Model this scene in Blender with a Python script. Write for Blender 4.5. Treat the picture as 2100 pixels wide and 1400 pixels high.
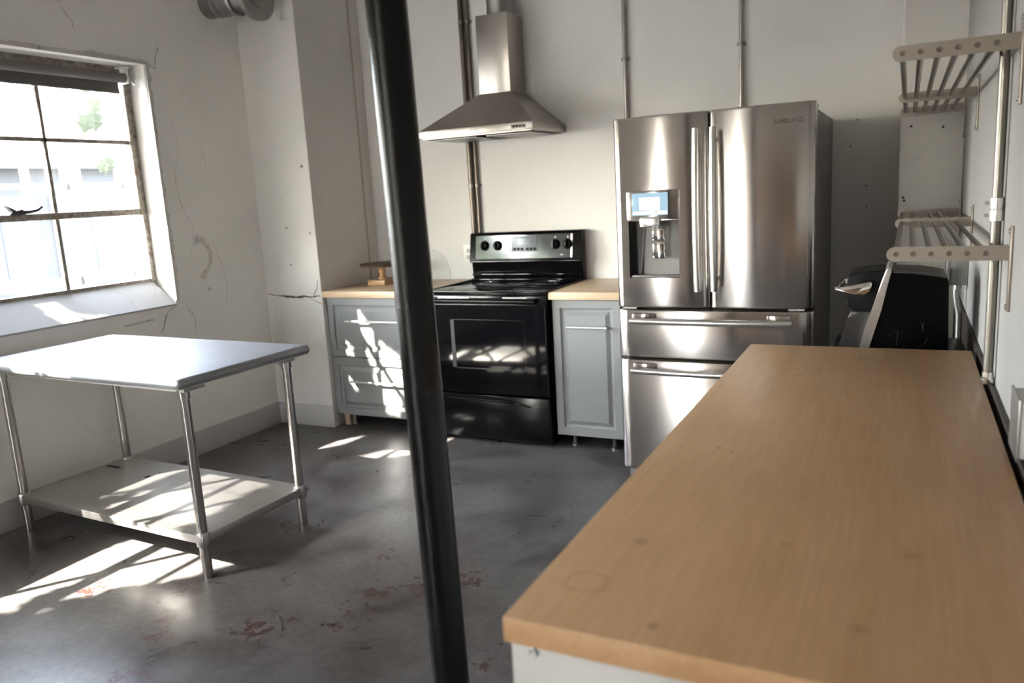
import bpy, bmesh, math, random
from mathutils import Vector, Matrix, Euler
random.seed(7)
for o in list(bpy.data.objects): bpy.data.objects.remove(o)
scene = bpy.context.scene
C = scene.collection

# ------------------------------------------------------------------ camera
cam_d = bpy.data.cameras.new('camera'); cam = bpy.data.objects.new('camera', cam_d); C.objects.link(cam)
cam_d.sensor_width = 36.0; cam_d.lens = 1627.74 / 2100 * 36.0
cam_d.clip_start = .02; cam_d.clip_end = 200
fw = Vector((-0.44189907, 0.87817592, -0.18311816)); rt = Vector((0.89652648, 0.43940531, -0.05624264)); up = -Vector((0.03107216, -0.18902385, -0.98148077))
M = Matrix((rt, up, -fw)).transposed().to_4x4(); M.translation = Vector((1.27268839, -3.71910692, 1.4669706))
cam.matrix_world = M
cam_d.dof.use_dof = True; cam_d.dof.focus_distance = 2.9; cam_d.dof.aperture_fstop = 2.6
scene.camera = cam
# ------------------------------------------------------------------ world, sun, exposure
SUN_TO = Vector((-.6, -.8, .85)).normalized()
world = bpy.data.worlds.new('sky'); scene.world = world; world.use_nodes = True
bg = world.node_tree.nodes['Background']; bg.inputs[1].default_value = 1.0
sky = world.node_tree.nodes.new('ShaderNodeTexSky'); sky.sky_type = 'NISHITA'; sky.sun_disc = False; sky.dust_density = 3.5; sky.ozone_density = 1.5
sky.sun_elevation = math.asin(SUN_TO.z); sky.sun_rotation = math.atan2(SUN_TO.x, SUN_TO.y)
sk2 = world.node_tree.nodes.new('ShaderNodeVectorMath'); sk2.operation = 'MULTIPLY_ADD'      # clear sky plus an even bright haze
sk2.inputs[1].default_value = (.39, .425, .47); sk2.inputs[2].default_value = (1.82, 1.80, 1.76)
world.node_tree.links.new(sky.outputs[0], sk2.inputs[0]); world.node_tree.links.new(sk2.outputs[0], bg.inputs[0])
sun_d = bpy.data.lights.new('sun', 'SUN'); sun = bpy.data.objects.new('sun', sun_d); C.objects.link(sun)
sun_d.energy = 7; sun_d.color = (1.0, .93, .84); sun_d.angle = math.radians(.53)
sun.location = (-8, -9, 9); sun.rotation_euler = SUN_TO.to_track_quat('Z', 'Y').to_euler()
def portal(name, loc, rot, sx, sy):
    d = bpy.data.lights.new(name, 'AREA'); d.shape = 'RECTANGLE'; d.size = sx; d.size_y = sy; d.cycles.is_portal = True
    o = bpy.data.objects.new(name, d); C.objects.link(o); o.location = loc; o.rotation_euler = rot
portal('window_portal', (-2.83, -2.03, 1.66), (0, -math.pi/2, 0), 1.3, 3.3)
portal('window_portal', (-2.83, -8.3, 1.5), (0, -math.pi/2, 0), 2.9, 1.2)
scene.view_settings.view_transform = 'Standard'; scene.view_settings.look = 'None'
scene.view_settings.gamma = 1.0; scene.view_settings.exposure = 3.9
scene.view_settings.use_curve_mapping = False
scene.cycles.max_bounces = 8; scene.cycles.diffuse_bounces = 5; scene.cycles.glossy_bounces = 4; scene.cycles.transmission_bounces = 4; scene.cycles.transparent_max_bounces = 12; scene.cycles.adaptive_threshold = .04

# ------------------------------------------------------------------ materials
def mat(name, col=(.5, .5, .5), rough=.5, metal=0.0, spec=.5, **kw):
    m = bpy.data.materials.new(name); m.use_nodes = True
    b = m.node_tree.nodes['Principled BSDF']
    b.inputs['Base Color'].default_value = (*col, 1); b.inputs['Roughness'].default_value = rough
    b.inputs['Metallic'].default_value = metal; b.inputs['Specular IOR Level'].default_value = spec
    for k, v in kw.items(): b.inputs[k.replace('_', ' ')].default_value = v
    return m
class NT:
    def __init__(s, m): s.m = m; s.t = m.node_tree; s.b = s.t.nodes['Principled BSDF']
    def n(s, typ, **kw):
        x = s.t.nodes.new(typ)
        for k, v in kw.items():
            if k in x.inputs: x.inputs[k].default_value = v
            else: setattr(x, k, v)
        return x
    def l(s, a, b): s.t.links.new(a, b)
    def coord(s, scale=(1, 1, 1), rot=(0, 0, 0), kind='Object'):
        tc = s.n('ShaderNodeTexCoord'); mp = s.n('ShaderNodeMapping'); mp.inputs['Scale'].default_value = scale; mp.inputs['Rotation'].default_value = rot
        s.l(tc.outputs[kind], mp.inputs[0]); return mp.outputs[0]
    def noise(s, vec, scale, detail=4, rough=.55, dist=0):
        x = s.n('ShaderNodeTexNoise'); x.inputs['Scale'].default_value = scale; x.inputs['Detail'].default_value = detail
        x.inputs['Roughness'].default_value = rough; x.inputs['Distortion'].default_value = dist; s.l(vec, x.inputs['Vector']); return x.outputs['Fac']
    def ramp(s, fac, stops):
        r = s.n('ShaderNodeValToRGB'); e = r.color_ramp.elements
        while len(e) < len(stops): e.new(.5)
        for i, (p, c) in enumerate(stops):
            e[i].position = p; e[i].color = (*c, 1) if isinstance(c, tuple) else (c, c, c, 1)
        s.l(fac, r.inputs[0]); return r.outputs[0]
    def mix(s, f, a, b, mode='MIX'):
        x = s.n('ShaderNodeMix', data_type='RGBA', blend_type=mode)
        for sock, v in ((x.inputs[0], f), (x.inputs[6], a), (x.inputs[7], b)):
            if hasattr(v, 'links'): s.l(v, sock)
            else: sock.default_value = v if not isinstance(v, tuple) or len(v) == 4 else (*v, 1)
        return x.outputs[2]
    def math(s, op, a, b=None, c=None):
        x = s.n('ShaderNodeMath', operation=op)
        for i, v in enumerate((a, b, c)):
            if v is None: continue
            if hasattr(v, 'links'): s.l(v, x.inputs[i])
            else: x.inputs[i].default_value = v
        return x.outputs[0]
    def dist(s, vec, p):
        x = s.n('ShaderNodeVectorMath', operation='DISTANCE'); s.l(vec, x.inputs[0]); x.inputs[1].default_value = p; return x.outputs['Value']
    def bump(s, h, strength=.3, d=.01):
        x = s.n('ShaderNodeBump'); x.inputs['Strength'].default_value = strength; x.inputs['Distance'].default_value = d
        s.l(h, x.inputs['Height']); s.l(x.outputs[0], s.b.inputs['Normal'])
    def col(s, c): s.l(c, s.b.inputs['Base Color'])
    def rough(s, c): s.l(c, s.b.inputs['Roughness'])

def plaster(name, base, cracks=.5, seed=0.0, mottle=.06):
    m = mat(name, base, .75, spec=.25); t = NT(m); v = t.coord()
    off = t.n('ShaderNodeVectorMath', operation='ADD'); t.l(v, off.inputs[0]); off.inputs[1].default_value = (seed, seed*1.7, seed*.6); v = off.outputs[0]
    n1 = t.noise(v, 1.3, 5); n2 = t.noise(v, 9, 6)
    c = t.mix(t.ramp(n1, [(.3, 0.0), (.7, 1.0)]), tuple(x*(1-mottle) for x in base), tuple(min(1, x*(1+mottle)) for x in base))
    # hairline cracks
    nd = t.n('ShaderNodeTexNoise'); nd.inputs['Scale'].default_value = 2.5; nd.inputs['Detail'].default_value = 6; t.l(v, nd.inputs['Vector'])
    vm = t.n('ShaderNodeVectorMath', operation='MULTIPLY_ADD'); t.l(nd.outputs['Color'], vm.inputs[0]); vm.inputs[1].default_value = (.55,)*3; t.l(v, vm.inputs[2])
    vo = t.n('ShaderNodeTexVoronoi', feature='DISTANCE_TO_EDGE'); vo.inputs['Scale'].default_value = 1.1; t.l(vm.outputs[0], vo.inputs['Vector'])
    cr = t.ramp(vo.outputs['Distance'], [(0.0, 1.0), (.0045, 0.0)])
    msk = t.ramp(t.noise(v, 1.7, 3), [(.5, 0.0), (.62, 1.0)])
    cm = t.math('MULTIPLY', t.math('MULTIPLY', cr, msk), cracks)
    c = t.mix(cm, c, (.16, .13, .10))
    # small scuffs
    sc = t.math('MULTIPLY', t.ramp(t.noise(v, 26, 3, .6, 1.5), [(.71, 0.0), (.76, 1.0)]), .35*cracks)
    c = t.mix(sc, c, (.2, .17, .14))
    t.col(c); hh = t.math('ADD', t.math('MULTIPLY', n2, .5), t.math('ADD', n1, t.math('MULTIPLY', cr, -.6)))
    t.bump(hh, .22, .012); return m, t, v, c
M_wall, *_ = plaster('painted_plaster', (.66, .635, .60), .12)
M_wall_back, *_ = plaster('painted_board', (.70, .685, .66), .05, 3.1, .04)
M_wall_left, t, v, c = plaster('old_plaster', (.82, .795, .75), .16, 0.0)
# brown scrape on the plaster by the window
def stain(t, v, c, p, r, col, k=.6, sc=14, lo=.45):
    d = t.math('ADD', t.dist(v, p), t.math('MULTIPLY', t.math('SUBTRACT', t.noise(v, sc, 4), .5), r*1.6))
    return t.mix(t.math('MULTIPLY', t.ramp(d, [(r*lo, 1.0), (r, 0.0)]), k), c, col)
for k in range(9):
    p = (-2.585, -.175+.05*math.sin(k*.45), 1.285-.026*k)
    c = stain(t, v, c, p, .022 if k not in (0, 8) else .034, (.33, .285, .22), .42, 40)
c = stain(t, v, c, (-2.585, -.215, 1.295), .035, (.30, .27, .22), .5, 40)
c = stain(t, v, c, (-2.585, -.17, .99), .018, (.33, .285, .22), .5, 40)
t.col(c)
M_trim = mat('grey_trim_paint', (.50, .485, .465), .55)
M_ceil = mat('ceiling_paint', (.62, .59, .55), .8)
M_rear, *_ = plaster('rear_wall_paint', (.20, .135, .09), .2, 8.0)
M_gap_shade = mat('gap_shade_dark', (.028, .020, .015), .6)  # added board: near-black colour stands in for shade behind the worktop

# floor : worn sealed concrete
M_floor = mat('sealed_concrete', (.14, .13, .13), .35); t = NT(M_floor); v = t.coord()
n1 = t.noise(v, .9, 5, .6, .6); n2 = t.noise(v, 3.2, 7, .65, .8); n3 = t.noise(v, 38, 5, .7)
n1b = t.noise(v, 1.9, 4, .6, 1.2)
c = t.ramp(n1, [(.34, (.036, .027, .026)), (.46, (.082, .069, .067)), (.55, (.142, .136, .131)), (.66, (.050, .040, .039))])
c = t.mix(t.math('MULTIPLY', t.ramp(n1b, [(.40, 0.0), (.66, 1.0)]), .65), c, (.168, .162, .155))
c = t.mix(t.math('MULTIPLY', t.ramp(n2, [(.45, 0.0), (.70, 1.0)]), .45), c, (.21, .20, .185))
c = t.mix(t.math('MULTIPLY', t.ramp(n3, [(.35, 1.0), (.6, 0.0)]), .35), c, (.03, .025, .025))
n4 = t.noise(v, 20, 5, .68, 0)
spots = [((-.493, -1.483, 0), .20), ((-1.134, -1.891, 0), .13), ((-.495, -1.688, 0), .13), ((-1.63, -1.84, 0), .16), ((-1.06, -1.987, 0), .12), ((-.947, -2.207, 0), .15), ((-.215, -1.26, 0), .15), ((-.652, -1.192, 0), .12), ((-.35, -1.38, 0), .16), ((-.75, -1.82, 0), .2), ((.115, -1.738, 0), .08)]
msk = None
for p, r in spots:
    a = t.ramp(t.dist(v, p), [(0.0, 1.0), (r, 0.0)])
    msk = a if msk is None else t.math('MAXIMUM', msk, a)
chip = t.ramp(t.math('ADD', n4, t.math('MULTIPLY', msk, .24)), [(.695, 0.0), (.710, 1.0)])
chip = t.math('MULTIPLY', chip, t.ramp(msk, [(.02, 0.0), (.1, 1.0)]))
c = t.mix(t.math('MULTIPLY', chip, .85), c, (.052, .015, .008))
spk = t.ramp(t.noise(v, 60, 2), [(.735, 0.0), (.75, 1.0)])
c = t.mix(t.math('MULTIPLY', spk, .6), c, (.03, .022, .02))
t.col(c)
t.rough(t.ramp(n2, [(.3, .24), (.7, .42)]))
t.bump(t.math('ADD', t.math('MULTIPLY', n3, .3), t.math('ADD', n2, t.math('MULTIPLY', chip, -.5))), .12, .006)

def steel(name, col=(.60, .575, .545), rough=.27, aniso=.75, scale=(2, 2, 260), axis='Z', k=.03):
    m = mat(name, col, rough, 1.0); t = NT(m)
    if aniso:
        t.b.inputs['Anisotropic'].default_value = aniso
        tg = t.n('ShaderNodeCombineXYZ'); tg.inputs[2].default_value = 1.0; t.l(tg.outputs[0], t.b.inputs['Tangent'])
    v = t.coord(scale); n = t.noise(v, 1.0, 3)
    t.rough(t.ramp(n, [(.25, rough*(1-k*2)), (.75, rough*(1+k*2))]))
    big = t.noise(t.coord((1.5, 1.5, .6)), 3, 4)
    t.col(t.mix(t.ramp(big, [(.3, 0.0), (.7, 1.0)]), tuple(x*.92 for x in col), tuple(x*1.05 for x in col)))
    return m
M_steel = steel('brushed_steel', (.56, .53, .50), rough=.20, aniso=.97)
M_steel_hood = steel('brushed_steel_hood', (.44, .41, .375), .32, .6)
M_steel_table = steel('worn_steel', (.34, .342, .35), .56, 0, (3, 3, 3), k=.02)
M_steel_shelf = steel('worn_steel_undershelf', (.50, .485, .46), .42, 0, (3, 90, 3), k=.05)
M_tube = steel('steel_tube', (.46, .43, .395), .26, 0, (8, 8, 8))
M_rod = steel('shelf_rod_steel', (.27, .245, .215), .32, 0, (8, 8, 8))
M_handle = mat('satin_steel', (.80, .78, .75), .26, 1.0)
M_galv = steel('galvanised_steel', (.34, .335, .32), .45, 0, (25, 25, 25), k=.08)
M_bracket = mat('satin_bracket_steel', (.33, .295, .26), .42, 1.0)
M_conduit = steel('tarnished_conduit', (.22, .205, .18), .38, 0, (25, 25, 25), k=.08)
M_bar = mat('satin_bar_handle', (.62, .61, .59), .38, .55)
M_chrome = mat('chrome', (.80, .78, .75), .08, 1.0)
M_black = mat('black_enamel', (.003, .003, .0035), .16, spec=.2)
M_blackmat = mat('black_plastic', (.004, .004, .0045), .45, spec=.12)
M_blackgloss = mat('black_glass', (.003, .003, .004), .05, spec=.3)
M_control = mat('glossy_control_glass', (.012, .014, .017), .09, spec=1.0, IOR=2.0)
M_oven_glass = mat('oven_window_glass', (.012, .0105, .009), .08, spec=.4)
M_gap = mat('dark_gap', (.01, .01, .01), .7)
M_fridge_side = mat('grey_case_paint', (.16, .15, .145), .42)
M_disp = mat('dispenser_grey', (.21, .20, .195), .4)
M_dispdark = mat('dispenser_dark', (.035, .033, .032), .4)
M_cab = mat('grey_cabinet_paint', (.235, .24, .24), .42)
M_white = mat('white_laminate', (.38, .37, .355), .4)
M_whiteplastic = mat('white_plastic', (.78, .77, .74), .35)

def wood(name, c1, c2, c3, axis, sc=1.0, rough=.42, bump=.05, stains=()):
    m = mat(name, c1, rough, spec=.35); t = NT(m)
    s = [11*sc]*3; s['XYZ'.index(axis)] = .9*sc
    v = t.coord(tuple(s)); g = t.noise(v, 1.0, 6, .62, .9)
    s2 = [150*sc]*3; s2['XYZ'.index(axis)] = 7*sc
    f = t.noise(t.coord(tuple(s2)), 1.0, 3)
    c = t.ramp(g, [(.25, c2), (.45, c1), (.62, c3), (.8, c1)])
    c = t.mix(t.math('MULTIPLY', t.ramp(f, [(.38, 1.0), (.6, 0.0)]), .18), c, tuple(x*.62 for x in c2))
    wv = t.coord()
    big = t.noise(wv, 2.2, 3)
    c = t.mix(t.math('MULTIPLY', t.ramp(big, [(.4, 0.0), (.7, 1.0)]), .25), c, tuple(x*.7 for x in c2))
    for p, r, k, ring in stains:
        d = t.math('ADD', t.dist(wv, p), t.math('MULTIPLY', t.math('SUBTRACT', t.noise(wv, 35, 3), .5), r*.7))
        st = [(0.0, 0.0), (r*.72, 0.0), (r*.9, 1.0), (r*1.1, 0.0)] if ring else [(r*.3, 1.0), (r, 0.0)]
        c = t.mix(t.math('MULTIPLY', t.ramp(d, st), k), c, tuple(x*.35 for x in c2))
    t.col(c); t.bump(f, bump, .002); return m
knots = [((.855, -2.684, .885), .034, .3, True), ((.983, -2.769, .885), .012, .55, False), ((.891, -2.525, .885), .016, .5, False), ((1.111, -2.458, .885), .010, .4, False),
         ((.913, -2.009, .885), .008, .8, False), ((.945, -2.025, .885), .006, .7, False), ((.999, -1.281, .885), .02, .3, False), ((1.16, -1.0, .885), .06, .15, False),
         ((1.295, -2.439, .885), .02, .3, False), ((1.232, -2.685, .885), .016, .35, False), ((1.12, -2.25, .885), .012, .3, False)]
M_top = wood('oak_laminate', (.40, .235, .115), (.34, .19, .088), (.43, .26, .135), 'Y', .8, .48, .05, knots)
M_top_edge = wood('oak_laminate_edge', (.33, .195, .105), (.28, .165, .085), (.36, .22, .12), 'X', 1.0, .5)
M_counter = wood('pale_wood_counter', (.60, .44, .29), (.54, .385, .245), (.66, .50, .34), 'X', 1.0, .36, .03)
M_walnut = wood('dark_walnut', (.07, .04, .025), (.05, .028, .018), (.09, .055, .035), 'X', 3)
M_pine = wood('turned_pine', (.62, .38, .19), (.50, .28, .12), (.70, .46, .25), 'Z', 3, .35)
M_log = wood('light_log', (.55, .33, .16), (.36, .19, .085), (.66, .44, .25), 'X', 5, .35)

M_pole = mat('black_gloss_pole_paint', (.003, .0027, .0025), .2, spec=.22); t = NT(M_pole); v = t.coord()
g = t.noise(v, 330, 2, .7); g2 = t.noise(v, 28, 4)
rr = t.ramp(t.noise(t.coord((1, 1, .25)), 7, 4), [(.35, .12), (.65, .26)]); t.rough(rr)
t.bump(t.math('ADD', t.math('MULTIPLY', g, .5), t.math('MULTIPLY', g2, .4)), .45, .0025)
t.col(t.ramp(t.noise(v, 11, 5), [(.5, (.004, .0036, .0034)), (.8, (.012, .009, .007))]))

M_frame = mat('rusted_window_paint', (.30, .26, .22), .6); t = NT(M_frame); v = t.coord()
n = t.noise(v, 34, 5, .7)
t.col(t.ramp(n, [(.35, (.14, .085, .05)), (.5, (.27, .23, .19)), (.7, (.42, .40, .36))])); t.bump(n, .5, .004)
M_blind = mat('grey_blind_fabric', (.17, .155, .145), .9)
M_pane = bpy.data.materials.new('dusty_window_glass'); M_pane.use_nodes = True
nt = M_pane.node_tree; nt.nodes.clear()
def mk(nt, typ, **kw):
    x = nt.nodes.new(typ)
    for k, vv in kw.items():
        if k in x.inputs: x.inputs[k].default_value = vv
    return x
def schlick(nt):     # reflectance of a thin pane, the same from both faces
    lw = mk(nt, 'ShaderNodeLayerWeight', Blend=.5); pw = nt.nodes.new('ShaderNodeMath'); pw.operation = 'POWER'; pw.inputs[1].default_value = 5
    ma = nt.nodes.new('ShaderNodeMath'); ma.operation = 'MULTIPLY_ADD'; ma.inputs[1].default_value = .9; ma.inputs[2].default_value = .04
    nt.links.new(lw.outputs['Facing'], pw.inputs[0]); nt.links.new(pw.outputs[0], ma.inputs[0]); return ma
out = mk(nt, 'ShaderNodeOutputMaterial'); tr = mk(nt, 'ShaderNodeBsdfTransparent', Color=(.97, .98, .98, 1)); gl = mk(nt, 'ShaderNodeBsdfGlossy', Roughness=.03)
df = mk(nt, 'ShaderNodeBsdfTranslucent', Color=(.85, .87, .88, 1)); fr = schlick(nt)
m1 = nt.nodes.new('ShaderNodeMixShader'); m2 = nt.nodes.new('ShaderNodeMixShader')
tc = nt.nodes.new('ShaderNodeTexCoord'); nz = mk(nt, 'ShaderNodeTexNoise', Scale=3.5, Detail=6.0); rp = nt.nodes.new('ShaderNodeValToRGB')
rp.color_ramp.elements[0].position = .35; rp.color_ramp.elements[0].color = (.003,)*3 + (1,); rp.color_ramp.elements[1].position = .75; rp.color_ramp.elements[1].color = (.012,)*3 + (1,)
nt.links.new(tc.outputs['Object'], nz.inputs['Vector']); nt.links.new(nz.outputs[0], rp.inputs[0])
nt.links.new(rp.outputs[0], m1.inputs[0]); nt.links.new(tr.outputs[0], m1.inputs[1]); nt.links.new(df.outputs[0], m1.inputs[2])
nt.links.new(fr.outputs[0], m2.inputs[0]); nt.links.new(m1.outputs[0], m2.inputs[1]); nt.links.new(gl.outputs[0], m2.inputs[2]); nt.links.new(m2.outputs[0], out.inputs[0])
M_glass = bpy.data.materials.new('clear_glass'); M_glass.use_nodes = True
nt = M_glass.node_tree; nt.nodes.clear(); out = mk(nt, 'ShaderNodeOutputMaterial'); tr = mk(nt, 'ShaderNodeBsdfTransparent', Color=(.97, .98, .98, 1)); gl = mk(nt, 'ShaderNodeBsdfGlossy', Roughness=.02); fr = schlick(nt)
m1 = nt.nodes.new('ShaderNodeMixShader'); nt.links.new(fr.outputs[0], m1.inputs[0]); nt.links.new(tr.outputs[0], m1.inputs[1]); nt.links.new(gl.outputs[0], m1.inputs[2]); nt.links.new(m1.outputs[0], out.inputs[0])

M_leaf = mat('tree_leaf', (.10, .17, .045), .5)
M_vine = mat('vine_leaf', (.030, .042, .012), .5); M_vine.node_tree.nodes['Principled BSDF'].inputs['Transmission Weight'].default_value = 0
M_bark = mat('bark', (.12, .09, .07), .9)
M_yard = mat('pale_yard_gravel', (.04, .039, .037), .9)
M_ext = mat('pale_render', (.022, .0218, .0215), .8)
M_extglass = mat('far_window_glass', (.013, .016, .021), .35)
M_extwhite = mat('white_timber_paint', (.026, .0275, .030), .6)
M_roof = mat('pale_roof', (.028, .026, .025), .8)

# ------------------------------------------------------------------ mesh helpers
def bx(bm, x0, x1, y0, y1, z0, z1, bev=0, seg=2):
    vs = [bm.verts.new((x, y, z)) for z in (z0, z1) for y in (y0, y1) for x in (x0, x1)]
    fs = [bm.faces.new([vs[i] for i in q]) for q in ((0, 2, 3, 1), (4, 5, 7, 6), (0, 1, 5, 4), (2, 6, 7, 3), (0, 4, 6, 2), (1, 3, 7, 5))]
    if bev:
        ed = set(e for f in fs for e in f.edges); bmesh.ops.bevel(bm, geom=list(ed), offset=bev, segments=seg, affect='EDGES', profile=.5)
def frame_of(d):
    d = d.normalized(); a = Vector((0, 0, 1)) if abs(d.z) < .9 else Vector((1, 0, 0))
    u = d.cross(a).normalized(); return u, d.cross(u).normalized()
def sweep(bm, pts, rs, seg=16, cap=True):
    pts = [Vector(p) for p in pts]
    if not hasattr(rs, '__len__'): rs = [rs]*len(pts)
    rings = []; u = None
    for i, p in enumerate(pts):
        d = (pts[min(i+1, len(pts)-1)] - pts[max(i-1, 0)]).normalized()
        if u is None: u, w = frame_of(d)
        else:
            u = (u - d*u.dot(d)).normalized(); w = d.cross(u)
        rings.append([bm.verts.new(p + (u*math.cos(2*math.pi*k/seg) + w*math.sin(2*math.pi*k/seg))*rs[i]) for k in range(seg)])
    for a, b in zip(rings, rings[1:]):
        for k in range(seg): bm.faces.new((a[k], a[(k+1) % seg], b[(k+1) % seg], b[k]))
    if cap: bm.faces.new(rings[0][::-1]); bm.faces.new(rings[-1])
def lathe(bm, prof, c, seg=32, axis='Z', cap=True):
    c = Vector(c); rings = []
    for r, h in prof:
        ring = []
        for k in range(seg):
            a = 2*math.pi*k/seg; x, y = r*math.cos(a), r*math.sin(a)
            ring.append(bm.verts.new(c + (Vector((x, y, h)) if axis == 'Z' else Vector((x, h, y)) if axis == 'Y' else Vector((h, x, y)))))
        rings.append(ring)
    for a, b in zip(rings, rings[1:]):
        for k in range(seg): bm.faces.new((a[k], a[(k+1) % seg], b[(k+1) % seg], b[k]))
    if cap: bm.faces.new(rings[0][::-1]); bm.faces.new(rings[-1])
def prism(bm, pts, axis, a0, a1, bev=0):
    def P(p, a): return {'X': (a, p[0], p[1]), 'Y': (p[0], a, p[1]), 'Z': (p[0], p[1], a)}[axis]
    A = [bm.verts.new(P(p, a0)) for p in pts]; B = [bm.verts.new(P(p, a1)) for p in pts]; n = len(pts)
    fs = [bm.faces.new(A[::-1]), bm.faces.new(B)] + [bm.faces.new((A[i], A[(i+1) % n], B[(i+1) % n], B[i])) for i in range(n)]
    if bev: bmesh.ops.bevel(bm, geom=list(set(e for f in fs for e in f.edges)), offset=bev, segments=2, affect='EDGES', profile=.5)
def obj(name, fn, m, parent=None, smooth=35):
    bm = bmesh.new(); fn(bm); bmesh.ops.recalc_face_normals(bm, faces=bm.faces)
    me = bpy.data.meshes.new(name); bm.to_mesh(me); bm.free(); me.materials.append(m)
    if smooth:
        me.polygons.foreach_set('use_smooth', [True]*len(me.polygons)); me.set_sharp_from_angle(angle=math.radians(smooth))
    o = bpy.data.objects.new(name, me); C.objects.link(o)
    if parent:
        o.parent = parent; o.matrix_parent_inverse = world_of(parent).inverted()
    return o
def world_of(o):
    m = Matrix.LocRotScale(o.location, o.rotation_euler, o.scale)
    return (world_of(o.parent) @ o.matrix_parent_inverse @ m) if o.parent else m
def tag(o, label, cat, group=None, kind=None):
    o['label'] = label; o['category'] = cat
    if group: o['group'] = group
    if kind: o['kind'] = kind
    return o
def thing(name, loc, label, cat, group=None, kind=None):
    o = bpy.data.objects.new(name, None); C.objects.link(o); o.location = loc; o.empty_display_size = .1
    return tag(o, label, cat, group, kind)
def B(*a, **k): return lambda bm: bx(bm, *a, **k)
def CY(p0, p1, r, seg=20, r1=None): return lambda bm: sweep(bm, [p0, p1], [r, r if r1 is None else r1], seg)
def multi(*fs):
    def f(bm):
        for g in fs: g(bm)
    return f

# ------------------------------------------------------------------ setting
LX, RX, BY, CEIL, RY = -2.585, 1.497, .97, 3.35, -9.0
JX, JY = -2.118, .316            # corner of the left jog
WZ0, WZ1, WY1, WY0 = 1.075, 2.29, -.43, -3.63   # window in the left wall
W2Y1, W2Y0, W2Z0, W2Z1 = -7.7, -8.9, .06, 2.95   # tall glazed door far behind the camera
OX = -2.82
tag(obj('floor', B(-2.95, 1.65, RY-.1, 1.25, -.12, 0), M_floor), 'dark worn sealed concrete floor with rust red chips', 'floor', kind='structure')
tag(obj('ceiling', B(-2.95, 1.65, RY-.1, 1.25, CEIL, CEIL+.12), M_ceil), 'grey ceiling high above the kitchen', 'ceiling', kind='structure')
def left_wall(bm):
    bx(bm, OX, LX, W2Y1, JY, 0, .935); bx(bm, OX, LX, RY, W2Y0, 0, .935); bx(bm, OX, LX, W2Y0, W2Y1, 0, W2Z0)
    bx(bm, OX, LX, W2Y1, JY, WZ1, CEIL); bx(bm, OX, LX, RY, W2Y1, W2Z1, CEIL)
    for y0, y1, z1 in ((WY1, JY, WZ1), (W2Y1, WY0, WZ1), (RY, W2Y0, W2Z1)): bx(bm, OX, LX, y0, y1, .935, z1)
wl = tag(obj('wall_left', left_wall, M_wall_left, smooth=0), 'cracked old plaster wall with the deep window', 'wall', kind='structure')
# sloped sills
def sill_mesh(y0, y1):
    def f(bm):
        A = [(OX, .93), (LX+.006, .93), (LX+.006, .940), (-2.735, WZ0), (OX, WZ0)]
        va = [bm.verts.new((p[0], y0, p[1])) for p in A]; vb = [bm.verts.new((p[0], y1, p[1])) for p in A]
        bm.faces.new(va); bm.faces.new(vb[::-1])
        for i in range(5): bm.faces.new((va[i], va[(i+1) % 5], vb[(i+1) % 5], vb[i]))
    return f
M_sill, *_ = plaster('sill_paint', (.40, .395, .385), .2, 2.0)
obj('sill', sill_mesh(WY0, WY1), M_sill, wl, 20)
# ragged broken plaster lips round the recess
def ragged(pts_fn, n, w, seed, x0=LX, th=.006):
    rnd = random.Random(seed)
    def f(bm):
        a, b, a2, b2 = [], [], [], []; wob = 0
        for i in range(n+1):
            t = i/n; (y, z), (ny, nz) = pts_fn(t); wob = .7*wob + rnd.uniform(-.3, .4); ww = w*(.5 + .5*abs(wob) + .25*rnd.random())
            a.append(bm.verts.new((x0-.004, y, z))); b.append(bm.verts.new((x0-.001, y+ny*ww, z+nz*ww)))
            a2.append(bm.verts.new((x0+th, y, z))); b2.append(bm.verts.new((x0+th*.7, y+ny*ww*.92, z+nz*ww*.92)))
        for i in range(n):
            bm.faces.new((a2[i], a2[i+1], b2[i+1], b2[i])); bm.faces.new((b2[i], b2[i+1], b[i+1], b[i])); bm.faces.new((a[i], a[i+1], a2[i+1], a2[i]))
    return f
M_lip, *_ = plaster('chipped_plaster', (.58, .555, .51), .8, 5.0, .15)
obj('plaster_lip', ragged(lambda t: ((WY1, .96+t*(WZ1-.95)), (1, 0)), 110, .034, 3, LX, .010), M_lip, wl)
obj('plaster_lip', ragged(lambda t: ((WY1+.02-t*1.6, WZ1), (0, 1)), 90, .034, 4, LX, .010), M_lip, wl)
obj('plaster_lip', ragged(lambda t: ((WY1-t*1.6, .938), (0, -1)), 80, .012, 5), M_lip, wl)
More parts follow.
